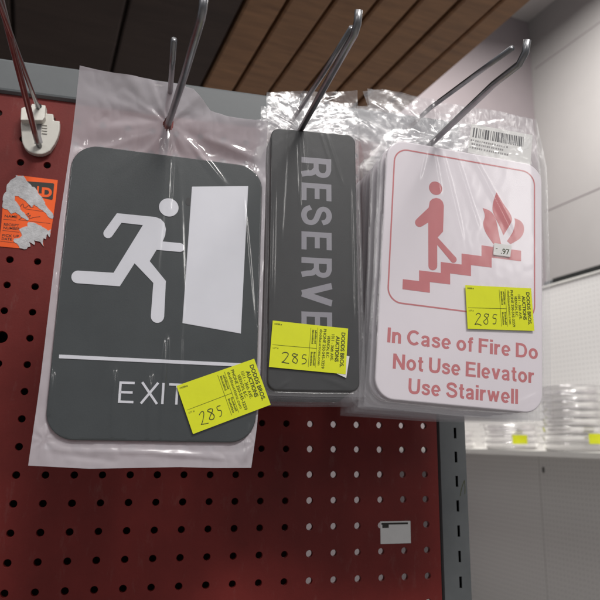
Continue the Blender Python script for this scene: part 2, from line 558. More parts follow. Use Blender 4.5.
# that frame is mirrored, so use x = -D instead (right-handed)
ROOM_ROT = np.array([[-D[0], NR[0], 0], [-D[1], NR[1], 0], [0, 0, 1]])
def room_empty(name):
    return empty(name, (CAM[0], CAM[1], 0), ROOM_ROT)
def room_box(mb, s0, s1, o0, o1, z0, z1):
    mb.box(-s1, -s0, o0, o1, z0, z1)
def room_obj(name, boxes, m, kind=True):
    mb = MB()
    for b in boxes:
        room_box(mb, *b)
    o = mb.build(name, m)
    M4 = Matrix([[ROOM_ROT[i, j] for j in range(3)] + [(CAM[i] if i < 2 else 0) * MM] for i in range(3)] + [[0, 0, 0, 1]])
    o.matrix_world = M4
    return o

FLOOR = -1450.0
struct(room_obj('floor', [(-4000, 6000, -5000, 5000, FLOOR - 50, FLOOR)], M['floor']))
side_wall = struct(room_obj('wall_right', [(600, 3640, 3500, 3600, FLOOR, 3400)], M['wall']))
end_wall = struct(room_obj('wall_back', [(3640, 3740, -3500, 3600, FLOOR, 3400)], M['end_wall']))
struct(room_obj('ceiling', [(900, 3740, 965, 3600, 3400, 3450)], M['ceil']))
# two plaster-board joints on the right-hand wall
for z0 in (1745.0, 2950.0):
    mb = MB(); mb.box(-3600, -700, 3496, 3500.5, z0, z0 + 5)
    o = mb.build('wall_joint', M['end_wall'], side_wall)

# low timber soffit over the left half, running away from the camera
sof = struct(room_obj('timber_soffit', [(900, 3640, -2500, 960, 1030, 1060)], M['dark_wood']))
pos = 372.0
while pos < 950:
    wdt = random.uniform(74, 92)
    mb = MB(); mb.box(-3635, -905, pos, min(pos + wdt, 958), 1000 + random.uniform(-3, 3), 1029.5)
    o = bevel(mb.build('plank', M['wood'], sof), 4, 1)
    pos += wdt + 9
pos = 364.0
while pos > -1500:
    mb = MB(); mb.box(-3635, -905, pos - 236, pos, 1004 + random.uniform(-3, 3), 1029.5)
    o = bevel(mb.build('panel', M['dark_wood'], sof), 4, 1)
    pos -= 244

# white shelving along the right-hand side
unit = tag(room_empty('store_shelving'), 'white pegboard shelving run behind the signs with black rail along its top', 'shelving')
GO = 2560.0
def upart(name, boxes, m, parent=unit, bv=0.0):
    mb = MB()
    for b in boxes:
        room_box(mb, *b)
    o = mb.build(name, m, parent)
    if bv: bevel(o, bv, 2)
    return o
S0, S1 = 1200.0, 3590.0
joints = [S0, 1890.0, 2810.0, S1]
for a, b in zip(joints, joints[1:]):
    upart('back_panel', [(a + 2, b - 2, GO, GO + 8, -20, 858)], M['white_peg'])
    upart('back_panel', [(a + 2, b - 2, GO, GO + 8, -900, -24)], M['white_peg'])
for a in joints[1:-1]:
    upart('upright_post', [(a - 14, a + 14, GO + 8.5, GO + 40, FLOOR, 900)], M['white_metal'])
upart('top_rail', [(S0, S1, GO - 6, GO + 40, 859, 870)], M['white_metal'], bv=1.5)
upart('cap_rail', [(S0, 2615, GO - 2, GO + 40, 870.5, 897)], M['black_gap'])
upart('cap_end', [(2616, 2680, GO - 4, GO + 38, 870.5, 892)], M['rail'], bv=3)
for a, b in zip(joints, joints[1:]):
    sh = upart('shelf', [(a + 1, b - 1, GO - 450, GO - 0.5, -20, -8)], M['white_metal'], bv=1.5)
    upart('front_lip', [(a + 1, b - 1, GO - 453, GO - 450.2, -30, -7)], M['white_metal'], sh)
    sh2 = upart('shelf', [(a + 1, b - 1, GO - 400, GO - 0.5, -912, -901)], M['white_metal'], bv=1.5)
upart('plinth', [(S0, S1, GO - 390, GO + 40, FLOOR, -913)], M['white_metal'])
upart('price_tab', [(2772, 2784, GO - 3, GO - 0.4, -128, -100)], M['black'])

# stacks of clear round trays on the shelf
def tray_mesh():
    mb = MB()
    prof = [(0.5, 3), (112, 3), (118, 4.5), (124, 10), (128, 24), (131, 33), (135, 36), (147, 36.5), (150, 34.5), (150.5, 32),
            (149, 32), (146, 34.5), (136, 34), (133, 31.5), (130, 23), (126, 9), (119, 2.5), (112, 1), (0.5, 1)]
    mb.lathe(prof, 56)
    me = bpy.data.meshes.new('round_tray')
    me.from_pydata([(a * MM, b * MM, c * MM) for a, b, c in mb.v], [], mb.f)
    me.materials.append(M['tray']); me.shade_smooth()
    return me
tray_me = tray_mesh()
order = ['bottom', 'second', 'third', 'fourth', 'fifth', 'sixth', 'seventh', 'topmost']
stacks = [('tall tray stack at right edge', 2300.0, 8, 36.0, 1.0), ('middle tray stack beside the tall one', 2724.0, 4, 30.0, 1.0),
          ('low tray stack beside the grey upright', 3240.0, 3, 30.0, 1.0)]
for where, s, n, dz, k in stacks:
    for i in range(n):
        nm = 'topmost' if i == n - 1 else order[i]
        t = link('round_tray', tray_me)
        q = room_pt(s + random.uniform(-5, 5) + (14 if i > 5 else 0), GO - 250 + random.uniform(-4, 4), -8 + i * dz)
        t.location = Vector(q) * MM
        t.rotation_euler = (random.uniform(-.012, .012), random.uniform(-.012, .012), random.uniform(0, 6))
        tag(t, f'clear plastic round tray, {nm} in the {where}', 'tray', 'clear trays stacked on the far shelf')
        if i == 1 - (n == 3) and n != 3:
            # yellow sticker on the tray wall, facing the aisle
            sx, sz = 74, 44
            mb = MB()
            v = []
            ang0 = math.atan2(-0.93, 0.03) if n == 8 else math.atan2(-0.86, -0.22)
            for kz in (0, 1):
                for ka in range(7):
                    a = ang0 + (ka - 3) / 3 * (sx / 2 / 152.0)
                    v.append((152.2 * math.cos(a), 152.2 * math.sin(a), -2 + kz * sz))
            mb.add(v, [(k2, k2 + 1, k2 + 8, k2 + 7) for k2 in range(6)])
            st = mb.build('yellow_sticker', M['yellow'], t)
            t.rotation_euler = (0, 0, 0)

# ------------------------------------------------------------------ the pegboard and its frame
PITCHMM = 25.4
def pegboard():
    mb = MB()
    R0, T = 3.35, 5.0
    j0, j1, i0, i1 = -12, 16, -9, 14
    dirs = []
    for k in range(16):
        a = math.radians(22.5 * k)
        c, s = math.cos(a), math.sin(a)
        q = 12.7 / max(abs(c), abs(s))
        dirs.append((c, s, c * q, s * q))
    for j in range(j0, j1 + 1):
        for i in range(i0, i1 + 1):
            cx, cz = j * PITCHMM, i * PITCHMM
            r = R0 * (1.75 if (j, i) == (-1, 5) else 1.0) * random.uniform(0.97, 1.03)
            v = [(cx + d[2], 0, cz + d[3]) for d in dirs] + [(cx + d[0] * (r + .35), 0, cz + d[1] * (r + .35)) for d in dirs] + \
                [(cx + d[0] * r, .4, cz + d[1] * r) for d in dirs] + [(cx + d[0] * r, T, cz + d[1] * r) for d in dirs] + \
                [(cx + d[2], T, cz + d[3]) for d in dirs]
            f = []
            for ring in range(4):
                for k in range(16):
                    a, b = ring * 16 + k, ring * 16 + (k + 1) % 16
                    f.append((a, b, b + 16, a + 16)[::-1])
            mb.add(v, f)
    xa, xb = (j0 - .5) * PITCHMM, (j1 + .5) * PITCHMM
    za, zb = (i0 - .5) * PITCHMM, (i1 + .5) * PITCHMM
    mb.box(xa, xb, 0, T, zb, 384)            # solid margin under the top rail
    mb.box(xb, 421.5, 0, T, za, 384)         # margin beside the upright
    mb.box(xa, 421.5, 0, T, za - 12, za)
    me = bpy.data.meshes.new('pegboard')
    me.from_pydata([(a * MM, b * MM, c * MM) for a, b, c in mb.v], [], mb.f)
    bm = bmesh.new(); bm.from_mesh(me)
    bmesh.ops.remove_doubles(bm, verts=bm.verts, dist=1e-6)
    bm.to_mesh(me); bm.free()
    return link('pegboard', me, M['red_board'])
tag(pegboard(), 'dark red perforated hardboard panel behind the hanging signs', 'pegboard')

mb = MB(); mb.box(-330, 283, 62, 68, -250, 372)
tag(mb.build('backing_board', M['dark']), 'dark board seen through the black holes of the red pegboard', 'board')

# folded steel rail along the top edge
mb = MB()
prof = [(-1.2, 377.2), (-4.6, 379.0), (-5.2, 381), (-5.2, 411.5), (-4.0, 413.6), (-2, 414.2), (24, 414.2), (24, 408), (5.6, 408), (5.6, 377.2)]
n = len(prof)
mb.add([(-330, y, z) for y, z in prof] + [(462, y, z) for y, z in prof],
       [(i, (i + 1) % n, n + (i + 1) % n, n + i)[::-1] for i in range(n)] + [tuple(range(n))[::-1], tuple(range(n, 2 * n))])
rail = mb.build('top_rail', M['rail'])
tag(rail, 'grey steel rail along the top edge of the red pegboard', 'rail')
mb = MB(); mb.poly(rrect(9, 2.2, 1.1, 4), -5.5, -5.25)
o = mb.build('rail_scratch', M['white_paper'], rail); o.location = (0.105, 0, 0.4075)

# slotted upright at the right end of the board
def upright():
    X0, X1, T = 424.0, 454.2, 2.0
    zs = []
    zref = px(456, 457, -2)[2]
    sx = px(456, 457, -2)[0]
    w, h = 3.0, 11.5
    k0 = [zref + 25.4 * k for k in range(-9, 13)]
    mb = MB()
    bands = []
    z = -260.0
    for c in k0:
        if c - h / 2 < z or c + h / 2 > 377: continue
        mb.box(X0, X1, -T, 0, z, c - h / 2)
        mb.box(X0, sx - w / 2, -T, 0, c - h / 2, c + h / 2)
        mb.box(sx + w / 2, X1, -T, 0, c - h / 2, c + h / 2)
        z = c + h / 2
    mb.box(X0, X1, -T, 0, z, 376.8)
    # side walls of the channel
    mb.box(X0, X0 + 1.6, 0.02, 30, -260, 376.8)
    mb.box(X1 - 1.6, X1, 0.02, 30, -260, 376.8)
    mb.box(X0 + 1.7, X1 - 1.7, 28, 30, -260, 376.8)
    o = mb.build('slotted_upright', M['upright'])
    tag(o, 'grey slotted steel upright at the right end of the red pegboard', 'upright')
    # felt-pen mark
    m2 = MB()
    pts = [px(u, v, -2.15) for u, v in ((460.2, 496), (461.5, 489), (464, 481.5), (464.8, 480.5))]
    m2.stroke(smoothline([(p[0], p[2]) for p in pts]), 0.9, -2.12)
    pts = [px(u, v, -2.15) for u, v in ((464.4, 481), (465, 487), (464.9, 494))]
    m2.stroke(smoothline([(p[0], p[2]) for p in pts]), 0.8, -2.14)
    m2.build('pen_mark', M['pen'], o)
upright()

# white card at the very bottom of the photograph, stuck on the board
def shelf_card():
    a = px(380.5, 521.5, -1); b = px(410.5, 521.5, -1)
    x0, x1, z1 = a[0], b[0], a[2]
    mb = MB(); mb.box(x0, x1, -0.8, -0.15, z1 - 22, z1)
    o = mb.build('price_card', M['white_paper'])
    tag(o, 'small white card with black upper edge stuck low on red pegboard', 'card')
    mb = MB(); mb.box(x0 + 1, x1 - 3, -1.0, -0.82, z1 - 3.2, z1 - 1.4)
    mb.box(x0 + 2, x0 + 9, -1.0, -0.82, z1 - 6.4, z1 - 3.1)
    mb.build('printed_edge', M['box_ink'], o)
shelf_card()

# ------------------------------------------------------------------ hooks
def clip_mesh(px_x):
    """cream nylon hook holder, outline read off the board plane"""
    Z = lambda a, b: px(15 + a / 8.57, 90 + b / 8.57, -6)
    out = [(150, 135), (270, 150), (270, 205), (330, 210), (333, 265), (385, 270), (383, 350), (366, 415), (340, 470), (300, 525), (262, 546),
           (230, 555), (190, 554), (150, 545), (115, 528), (85, 500), (66, 460), (60, 430), (50, 300), (60, 180), (100, 165), (145, 158)]
    pts = [(Z(a, b)[0] - px_x, Z(a, b)[2]) for a, b in out]
    return pts, Z

HX = -10.0
def make_hook():
    root = empty('display_hook', (HX, 0, 0))
    pts, Z = clip_mesh(HX)
    mb = MB(); mb.poly(pts, -7.5, -0.2)
    body = bevel(mb.build('holder', M['clip'], root), 1.1, 2, 30)
    mb = MB()
    blk = [(150, 138), (268, 152), (266, 268), (245, 300), (62, 300), (62, 182), (100, 168), (146, 160)]
    bp = [(Z(a, b)[0] - HX, Z(a, b)[2]) for a, b in blk]
    # wedge that leans out over the wire seat
    a = sum(p[0] * q[1] - q[0] * p[1] for p, q in zip(bp, bp[1:] + bp[:1]))
    if a < 0: bp = bp[::-1]
    n = len(bp)
    zt = max(p[1] for p in bp); zb = min(p[1] for p in bp)
    fr = [(p[0], -11.5 - 5.5 * (zt - p[1]) / (zt - zb), p[1]) for p in bp]
    mb.add(fr + [(p[0], -7.45, p[1]) for p in bp], [tuple(range(n))] + [(i, n + i, n + (i + 1) % n, (i + 1) % n) for i in range(n)])
    bevel(mb.build('wire_block', M['clip'], body), 0.9, 2, 30)
    mb = MB()
    for k in range(4):
        p = Z(258, 306 + 24 * k)
        mb.box(p[0] - HX - 2.6, p[0] - HX + 2.2, -8.6, -7.45, p[2] - .55, p[2] + .55)
    mb.build('tooth_row', M['clip'], body)
    mb = MB()
    sl = [(Z(a, b)[0] - HX, Z(a, b)[2]) for a, b in ((188, 300), (228, 302), (225, 400), (240, 455), (205, 480), (165, 462), (185, 420))]
    mb.poly(sl, -7.75, -7.4)
    mb.build('wire_slot', M['grey_ink'], body)
    c = Z(210, 165)
    mb = MB()
    mb.poly([(c[0] - HX + 3.0 * math.cos(a * math.pi / 8), c[2] + 2.7 * math.sin(a * math.pi / 8)) for a in range(16)], -13.2, -8)
    mb.build('black_grommet', M['black'], body)
    return root, c

hook0, grom = make_hook()
def wires(root, x, low, upw, rl=2.7, ru=2.1):
    mb = MB(); mb.tube([(p[0] - x, p[1], p[2]) for p in low], rl, 12)
    mb.build('lower_wire', M['wire'], root, True)
    mb = MB(); mb.tube([(p[0] - x, p[1], p[2]) for p in upw], ru, 12)
    mb.build('upper_wire', M['wire'], root, True)

def line(p, q, n=4):
    return [tuple(p[k] + (q[k] - p[k]) * i / n for k in range(3)) for i in range(n + 1)]

holder_parts = [hook0]
hooks = [hook0]
HOOKX = {'exit': 110.5, 'reserved': 230.0, 'fire': 353.5}
for k, x in HOOKX.items():
    h = copy_tree(hook0)
    h.location = Vector((x, 0, -62 if k == 'exit' else -12)) * MM
    hooks.append(h)
g = 'double-wire display hooks on the red pegboard'
tag(hooks[0], 'empty double-wire hook in a bare cream plastic holder at far left', 'hook', g)
tag(hooks[1], 'double-wire metal hook carrying the bagged exit sign', 'hook', g)
tag(hooks[2], 'double-wire metal hook carrying the reserved sign stack', 'hook', g)
tag(hooks[3], 'double-wire metal hook carrying the white and red fire signs', 'hook', g)

# far left, tipped slightly upwards
b0 = px(39.5, 146, -8.0); b1 = px(37.0, 141, -14); b2 = px(20, 75, -118.5)
tip = b2 + (b2 - b1) / (b2[1] - b1[1]) * (-300 - b2[1])
low = [tuple(b0), tuple(b1)] + line(tuple(b1 + (b2 - b1) * .1), tuple(tip), 5)
low += [tuple(tip + np.array([0, -6, 3])), tuple(tip + np.array([0, -9, 12]))]
u0 = px(38.7, 109, -9); u1 = px(29, 83, -75)
t2 = u1 + (u1 - u0) / (u1[1] - u0[1]) * (-290 - u1[1])
wires(hooks[0], HX, low, line(tuple(u0), tuple(t2), 5))
def std_hook(h, x, path, upper):
    mv = h.location.z / MM
    sh = lambda P: [(p[0], p[1], p[2] - mv) for p in P]
    wires(h, x, sh(path), sh(upper))
pe = px(168.3, 124, -160); pe2 = px(184.5, 75, -235)
dv = (pe2 - pe) / (pe2[1] - pe[1])
e_end = pe2 + dv * (-300 - pe2[1]) * 0.8; e_end[1] = -300
low = [(110.5, -8, 260), (110.5, -14, 259)] + line((110.7, -30, 262), tuple(pe), 4) + [tuple(pe + (pe2 - pe) * .5), tuple(pe2), tuple(e_end), tuple(e_end + [0.5, -6, 3]), tuple(e_end + [.6, -9, 11])]
uu = [(110.5, -9, 294), (111, -90, 303), tuple(px(170.0, 93, -166)), tuple(px(171.5, 75, -205)), tuple(px(174, 40, -262))]
std_hook(hooks[1], 110.5, low, uu)
def straight(x, ztip=303.0, kink=0.0):
    return [(x, -8, 310), (x, -14, 308)] + line((x, -30, 307), (x, -160, 304.8), 3) + [(x, -222, 303.8), (x, -258, 303.2), (x + kink, -290, 302.5 - kink), (x + 1.5 * kink, -297, 306), (x + 1.6 * kink, -300, 314)]
std_hook(hooks[2], 230.0, straight(230.0), [(230, -9, 346), (230, -124, 329.1), (230, -212, 318.4), (230, -285, 311)])
std_hook(hooks[3], 353.5, straight(353.5, kink=1.5), [(353.5, -9, 352), (353.5, -148.5, 341), (353.5, -231, 326.8), (353.5, -285, 317)])

# ------------------------------------------------------------------ torn SOLD tag on the board
def sold_tag():
    Q = lambda a, b: (lambda p: (p[0], p[2]))(px(a / 7.06, 170 + b / 7.06, -0.4))
    root = empty('sold_tag', px(28, 249, -0.2))
    ox, oy, oz = px(28, 249, -0.2)
    L = lambda pts: [(Q(a, b)[0] - ox, Q(a, b)[1] - oz) for a, b in pts]
    torn_edge = [(362, 420), (357, 452), (352, 476), (336, 452), (329, 463), (325, 490), (308, 482), (303, 505), (310, 541), (296, 524), (285, 508),
                 (262, 503), (240, 498), (248, 516), (244, 531), (222, 516), (204, 508), (214, 526), (216, 541), (196, 546), (188, 559), (140, 553)]
    left = [(25, 180), (45, 155), (50, 105), (75, 75), (113, 50)]
    card = [(113, 38), (165, 42), (408, 72), (395, 200), (375, 340)] + torn_edge + [(0, 540), (-8, 520), (2, 440), (8, 400), (18, 270)] + left
    def rough(pts, amp=4.0, step=14):
        o = []
        for p, q in zip(pts, pts[1:] + pts[:1]):
            d = math.hypot(q[0] - p[0], q[1] - p[1]); k = max(1, int(d / step))
            for i in range(k):
                t = i / k
                j = amp if 0 < i else 0
                o.append((p[0] + (q[0] - p[0]) * t + random.uniform(-j, j), p[1] + (q[1] - p[1]) * t + random.uniform(-j, j)))
        return o
    mb = MB(); mb.poly(L(card), -0.45, 0)
    mb.build('orange_card', M['orange'], root)
    A = [(113, 38), (165, 42), (200, 90), (228, 120), (245, 122), (270, 165), (300, 198), (330, 258), (375, 313), (374, 345), (345, 335), (300, 285), (240, 245),
         (225, 265), (175, 215), (130, 185), (105, 185), (105, 215), (130, 245), (145, 280), (175, 305), (205, 350), (195, 358), (150, 335), (110, 300), (80, 310), (55, 280), (18, 265)] + left
    B = [(200, 370), (240, 372), (290, 395), (340, 430)] + torn_edge + [(120, 520), (95, 500), (100, 485), (140, 480), (155, 465), (135, 420), (165, 405), (195, 400)]
    for P in (A, B):
        mb = MB(); mb.poly(L(rough(P)), -0.85, -0.47)
        mb.build('torn_paper_layer', M['torn'], root)
    mb = MB(); mb.poly(L([(188, 80), (376, 94), (383, 102), (373, 206), (365, 212), (292, 196), (268, 166), (244, 124), (228, 121), (200, 92)]), -0.62, -0.46)
    mb.build('black_block', M['box_ink'], root)
    ang = math.atan2(*(lambda a, b: (b[1] - a[1], b[0] - a[0]))(Q(190, 80), Q(382, 96)))
    px2 = (Q(408, 72)[0] - Q(113, 38)[0]) / 295.0
    mb = MB()
    for s, a, b, w in (('L', 258, 182, 33), ('D', 292, 190, 72)):
        p = L([(a, b)])[0]
        put_text(mb, s, p[0], p[1], 76 * px2, -0.68, w * px2, ang, bold=0.05)
    mb.build('block_lettering', M['orange'], root)
    mb = MB()
    for s, a, b, w in (('NAME', 33, 334, 86), ('RECEIPT', 27, 393, 104), ('NUMBER', 24, 417, 112), ('PICK UP', 15, 470, 114), ('DATE', 12, 494, 68)):
        p = L([(a, b)])[0]
        put_text(mb, s, p[0], p[1], 19 * px2, -0.6, w * px2, ang, bold=0.012)
    for P in (((24, 348), (112, 356)), ((128, 352), (200, 360)), ((210, 362), (355, 378)), ((18, 427), (138, 440)), ((0, 503), (108, 515)), ((180, 275), (320, 296))):
        mb.stroke(L(P), 0.35, -0.58)
    mb.build('form_print', M['box_ink'], root)
    mb = MB()
    for P in ([(130, 275), (160, 240), (168, 262), (180, 268), (205, 250), (215, 264), (240, 262)],
              [(135, 352), (165, 330), (205, 305), (180, 345), (215, 318), (206, 345), (240, 335), (285, 330)]):
        mb.stroke(L(smoothline(P)), 0.5, -0.6)
    mb.build('handwriting', M['box_ink'], root)
    tag(root, 'torn fluorescent orange tag reading LD, stuck on the red pegboard', 'tag')
sold_tag()

# ------------------------------------------------------------------ yellow lot stickers
SW, SH = 63.5, 38.1
sticker_no = [0]
def make_sticker(parent, x, z, ang, y, curl=0.0):
    """sticker part with its print and handwriting; (x, z) = its middle in the pack's frame"""
    root = None
    nx, nz = 12, 6
    v, f = [], []
    for j in range(nz + 1):
        for i in range(nx + 1):
            a, b = i / nx * SW - SW / 2, j / nz * SH - SH / 2
            v.append((a, -0.5 * curl * max(0, abs(a) / (SW / 2) - .6) ** 2 * 6, b))
    for j in range(nz):
        for i in range(nx):
            f.append((j * (nx + 1) + i, j * (nx + 1) + i + 1, (j + 1) * (nx + 1) + i + 1, (j + 1) * (nx + 1) + i))
    k = len(v)
    o = mesh('yellow_sticker', v, f, M['yellow'], parent)
    so = o.modifiers.new('paper', 'SOLIDIFY'); so.thickness = 0.12 * MM; so.offset = -1
    o.location = Vector((x, y, z)) * MM
    o.rotation_euler = (0, -ang, 0)
    X = lambda u: (u - .5) * SW
    Z = lambda w: (.5 - w) * SH
    yy = -0.18 - 0.02
    mb = MB()
    rows = [('DODDS BROS.', .915, .10, .86, 3.3, .03), ('AUCTIONS', .845, .19, .75, 3.2, .03), ('1011 - 36th AVE.', .785, .165, .74, 2.5, .004), ('VERNON, B.C.', .73, .2, .69, 2.4, .004),
            ('PHONE 250-545-3259', .675, .065, .92, 2.4, .006), ('doddsauctions.com', .625, .08, .86, 2.3, .0)]
    for s, u, a, b, h, bo in rows:
        put_text(mb, s, X(u), Z(a), h, yy, (b - a) * SH, -math.pi / 2, bold=bo)
    for u, a, b in ((.596, .05, .92), (.505, .07, .92)):
        mb.stroke([(X(u), Z(a)), (X(u), Z(b))], .22, yy)
    mb.stroke([(X(.02), Z(.52)), (X(.6), Z(.505))], .26, yy)
    # two lines of print too small to read in each form box
    rr = random.Random(3)
    for u in (.562, .525):
        for a, b in ((.1, .42), (.56, .88)):
            w = a + rr.uniform(0, .04)
            while w < b - rr.uniform(0, .03):
                hgt = rr.uniform(1.0, 1.7)
                ww = rr.uniform(.25, .6)
                mb.box(X(u), X(u) + hgt, yy, yy + .02, Z(w) - ww, Z(w))
                w += (ww + rr.uniform(.25, .55)) / SH
    put_text(mb, 'ORDER #', X(.025), Z(.085), 1.25, yy, 6.2, bold=.02)
    put_text(mb, 'LOT #', X(.03), Z(.60), 1.25, yy, 4.6)
    mb.build('printed_form', M['ink'], o)
    mb = MB()
    two = [(.13, .69), (.155, .655), (.185, .66), (.195, .70), (.17, .78), (.13, .87), (.125, .885), (.16, .885), (.21, .90)]
    eight = [(.30, .66), (.265, .645), (.245, .69), (.275, .74), (.30, .80), (.29, .86), (.26, .865), (.245, .82), (.275, .755), (.305, .70), (.30, .66)]
    five = [(.415, .66), (.375, .665), (.365, .735), (.395, .745), (.41, .79), (.395, .85), (.36, .865)]
    sticker_no[0] += 1
    hr = random.Random(20 + sticker_no[0])
    kx, kz, sl, dx = hr.uniform(.92, 1.12), hr.uniform(.9, 1.08), hr.uniform(-.06, .10), hr.uniform(-.01, .03)
    for P in (two, eight, five):
        j = [(X(.12 + (a - .12) * kx + dx - sl * (b - .77) + hr.uniform(-.006, .006)), Z(.77 + (b - .77) * kz + hr.uniform(-.012, .012))) for a, b in P]
        mb.stroke(smoothline(j, 8), hr.uniform(.5, .66), yy - .02)
    mb.build('handwritten_number', M['pen'], o)
    return o

def place_sticker(pack, H, corners, y, curl=0.0):
    c = [H(*q) for q in corners]
    cx = sum(p[0] for p in c) / 4; cz = sum(p[1] for p in c) / 4
    dx = (c[1][0] - c[0][0] + c[2][0] - c[3][0]); dz = (c[1][1] - c[0][1] + c[2][1] - c[3][1])
    return make_sticker(pack, cx, cz, math.atan2(dz, dx), y, curl)

# ------------------------------------------------------------------ plastic bags
def sample(poly, t):
    d = [0]
    for p, q in zip(poly, poly[1:]):
        d.append(d[-1] + math.hypot(q[0] - p[0], q[1] - p[1]))
    t *= d[-1]
    for i in range(len(poly) - 1):
        if t <= d[i + 1] + 1e-9:
            k = (t - d[i]) / max(1e-9, d[i + 1] - d[i])
            return (poly[i][0] + (poly[i + 1][0] - poly[i][0]) * k, poly[i][1] + (poly[i + 1][1] - poly[i][1]) * k)
    return poly[-1]

def bag_meshes(name, left, right, bottom, top, w, h, thick, hookp, wr, cr, cscale, nx, nz, seed, matf, matb, hole=4.0, puff=0.0, lean=0.0, rad=16.0, creases=(), rim=1.0):
    """front and back film of one bag; outlines are (x, z) in the sign's frame.
    wr: folds fanning out from the hook, cr: crinkle"""
    off = Vector((seed * 13.7, seed * 7.1, seed * 3.3))
    def pt(s, t):
        b, tp, l, r = sample(bottom, s), sample(top, s), sample(left, t), sample(right, t)
        bl, br, tl, tr = bottom[0], bottom[-1], top[0], top[-1]
        return tuple((1 - t) * b[k] + t * tp[k] + (1 - s) * l[k] + s * r[k]
                     - ((1 - s) * (1 - t) * bl[k] + s * (1 - t) * br[k] + (1 - s) * t * tl[k] + s * t * tr[k]) for k in (0, 1))
    def outside(x, z):
        dx, dz = abs(x) - (w / 2 - rad), abs(z) - (h / 2 - rad)
        return math.hypot(max(dx, 0), max(dz, 0)) + min(max(dx, dz), 0) - rad
    res = []
    cache = [[pt(i / nx, j / nz) for i in range(nx + 1)] for j in range(nz + 1)]
    for side in (-1, 1):
        v, f, slack = [], [], []
        for j in range(nz + 1):
            for i in range(nx + 1):
                s, t = i / nx, j / nz
                x, z = cache[j][i]
                d = outside(x, z)
                edge = min(1.0, min(s, 1 - s, t) * 9)
                dx, dz = x - hookp[0], z - hookp[1]
                r = math.hypot(dx, dz)
                th = math.atan2(dx, -dz)
                fan = noise.noise(Vector((th * 2.4, seed * 5.1, r * .018))) + .3 * noise.noise(Vector((th * 6, seed * 3.3 + 4, r * .03)))
                fan *= wr * (r / (r + 9)) * math.exp(-r / 75)
                n1 = noise.noise(Vector((x * cscale, z * cscale * .6, 0)) + off)
                n2 = noise.noise(Vector((x * cscale * 2.7, z * cscale * 2.3, 4)) + off)
                cri = cr * ((.6 - abs(n1) * 2) + .5 * (.6 - abs(n2) * 2))
                # stress creases running in from the lower corners
                for sx in (-1, 1):
                    cx, cz = sx * w / 2, -h / 2
                    rr = math.hypot(x - cx, z - cz)
                    cri += .5 * cr * math.sin(7 * math.atan2(z - cz, x - cx) + seed) * math.exp(-rr / 18)
                if d > 0:
                    cri *= rim if z < h / 2 else 1 + (rim - 1) * .15
                rid = 0.0
                for ax, az, bx, bz, am, wd in creases:
                    ex, ez = bx - ax, bz - az
                    L2 = ex * ex + ez * ez
                    tt = max(0, min(1, ((x - ax) * ex + (z - az) * ez) / L2))
                    q2 = ((x - ax - ex * tt) ** 2 + (z - az - ez * tt) ** 2) / (wd * wd)
                    if q2 < 9:
                        rid += am * math.exp(-q2) * (math.sin(math.pi * min(1, max(0, tt))) ** .6 if 0 < tt < 1 else 0)
                soft = max(0.0, min(1.0, d / 7 + .15))
                base = (thick / 2 + .35) * (1 - max(0, min(1, d / 16)) ** 1.0) + .15
                base += puff * math.exp(-((max(d, 0) - 5) / 6) ** 2) * edge
                if d <= 0:
                    y = side * (base + abs(fan) * .12 + abs(cri) * .12 + (rid if side < 0 else 0))
                else:
                    y = side * base * max(edge, .12) - rid + (fan + cri) * soft * (.35 + .65 * edge) + side * .12
                # the header leans back or forward to where the hook carries it
                if z > h / 2:
                    y += lean * ((z - h / 2) / max(1, hookp[1] - h / 2)) ** 1.3
                v.append((x, y, z))
                slack.append(.05 + .95 * max(0.0, min(1.0, d / 5 + .5)))
        for j in range(nz):
            for i in range(nx):
                a = j * (nx + 1) + i
                q = (a, a + 1, a + nx + 2, a + nx + 1)
                mx = sum(v[k][0] for k in q) / 4; mz = sum(v[k][2] for k in q) / 4
                if math.hypot(mx - hookp[0], (mz - hookp[1]) * .8) < hole:
                    continue
                f.append(q if side < 0 else q[::-1])
        me = bpy.data.meshes.new(name)
        me.from_pydata([(a * MM, b * MM, c * MM) for a, b, c in v], [], f)
        me.materials.append(matf if side < 0 else matb)
        me.attributes.new('slack', 'FLOAT', 'POINT').data.foreach_set('value', slack)
        me.shade_smooth()
        res.append(me)
    return res

def plate(name, w, h, r, t, m, parent, bv=0.9):
    mb = MB(); mb.poly(rrect(w, h, r, 9), -t / 2, t / 2)
    o = mb.build(name, m, parent)
    bevel(o, bv, 3, 50)
    return o

def to_local(pose, pos, P):
    return (np.array(P) - np.array(pos)) @ pose

# ------------------------------------------------------------------ EXIT sign
def rad3(a, b, c):
    return [math.radians(q) for q in (a, b, c)]
EX_C = [(72, 143.8), (261.5, 168), (255.5, 446), (45, 437)]
EX_R = rot3(*rad3(-1.27, .30, 1.57)); EX_P = (117.86, -155.75, 146.97)
HE = hom(EX_C, 152.4, 228.6)
EX_CREASE = [(166, 335, 160, 441, 2.4, 1.7), (151, 372, 147, 441, 2.0, 1.5), (115, 366, 112, 438, 1.9, 1.4), (54, 368, 51, 415, 2.0, 1.5), (171, 150, 168, 215, 1.0, 1.1),
             (164, 165, 150, 320, .9, 3.2), (177, 160, 183, 340, .8, 2.6), (186, 140, 226, 190, 1.6, 2.6), (196, 138, 258, 160, 1.8, 3.0), (158, 140, 110, 175, .9, 2.6),
             (150, 135, 92, 150, 1.2, 2.4), (180, 300, 178, 440, .8, 2.0), (228, 400, 214, 444, .9, 1.4), (208, 200, 222, 300, .5, 3.0), (132, 190, 122, 330, .5, 3.0),
             (240, 180, 254, 330, .6, 1.6), (92, 300, 86, 430, .5, 2.4), (40, 446, 240, 458, .8, 1.6), (60, 452, 120, 461, -.7, 2.0), (140, 452, 235, 462, .8, 1.4), (48, 420, 40, 456, .9, 1.6), (248, 425, 246, 465, 1.0, 1.8)]
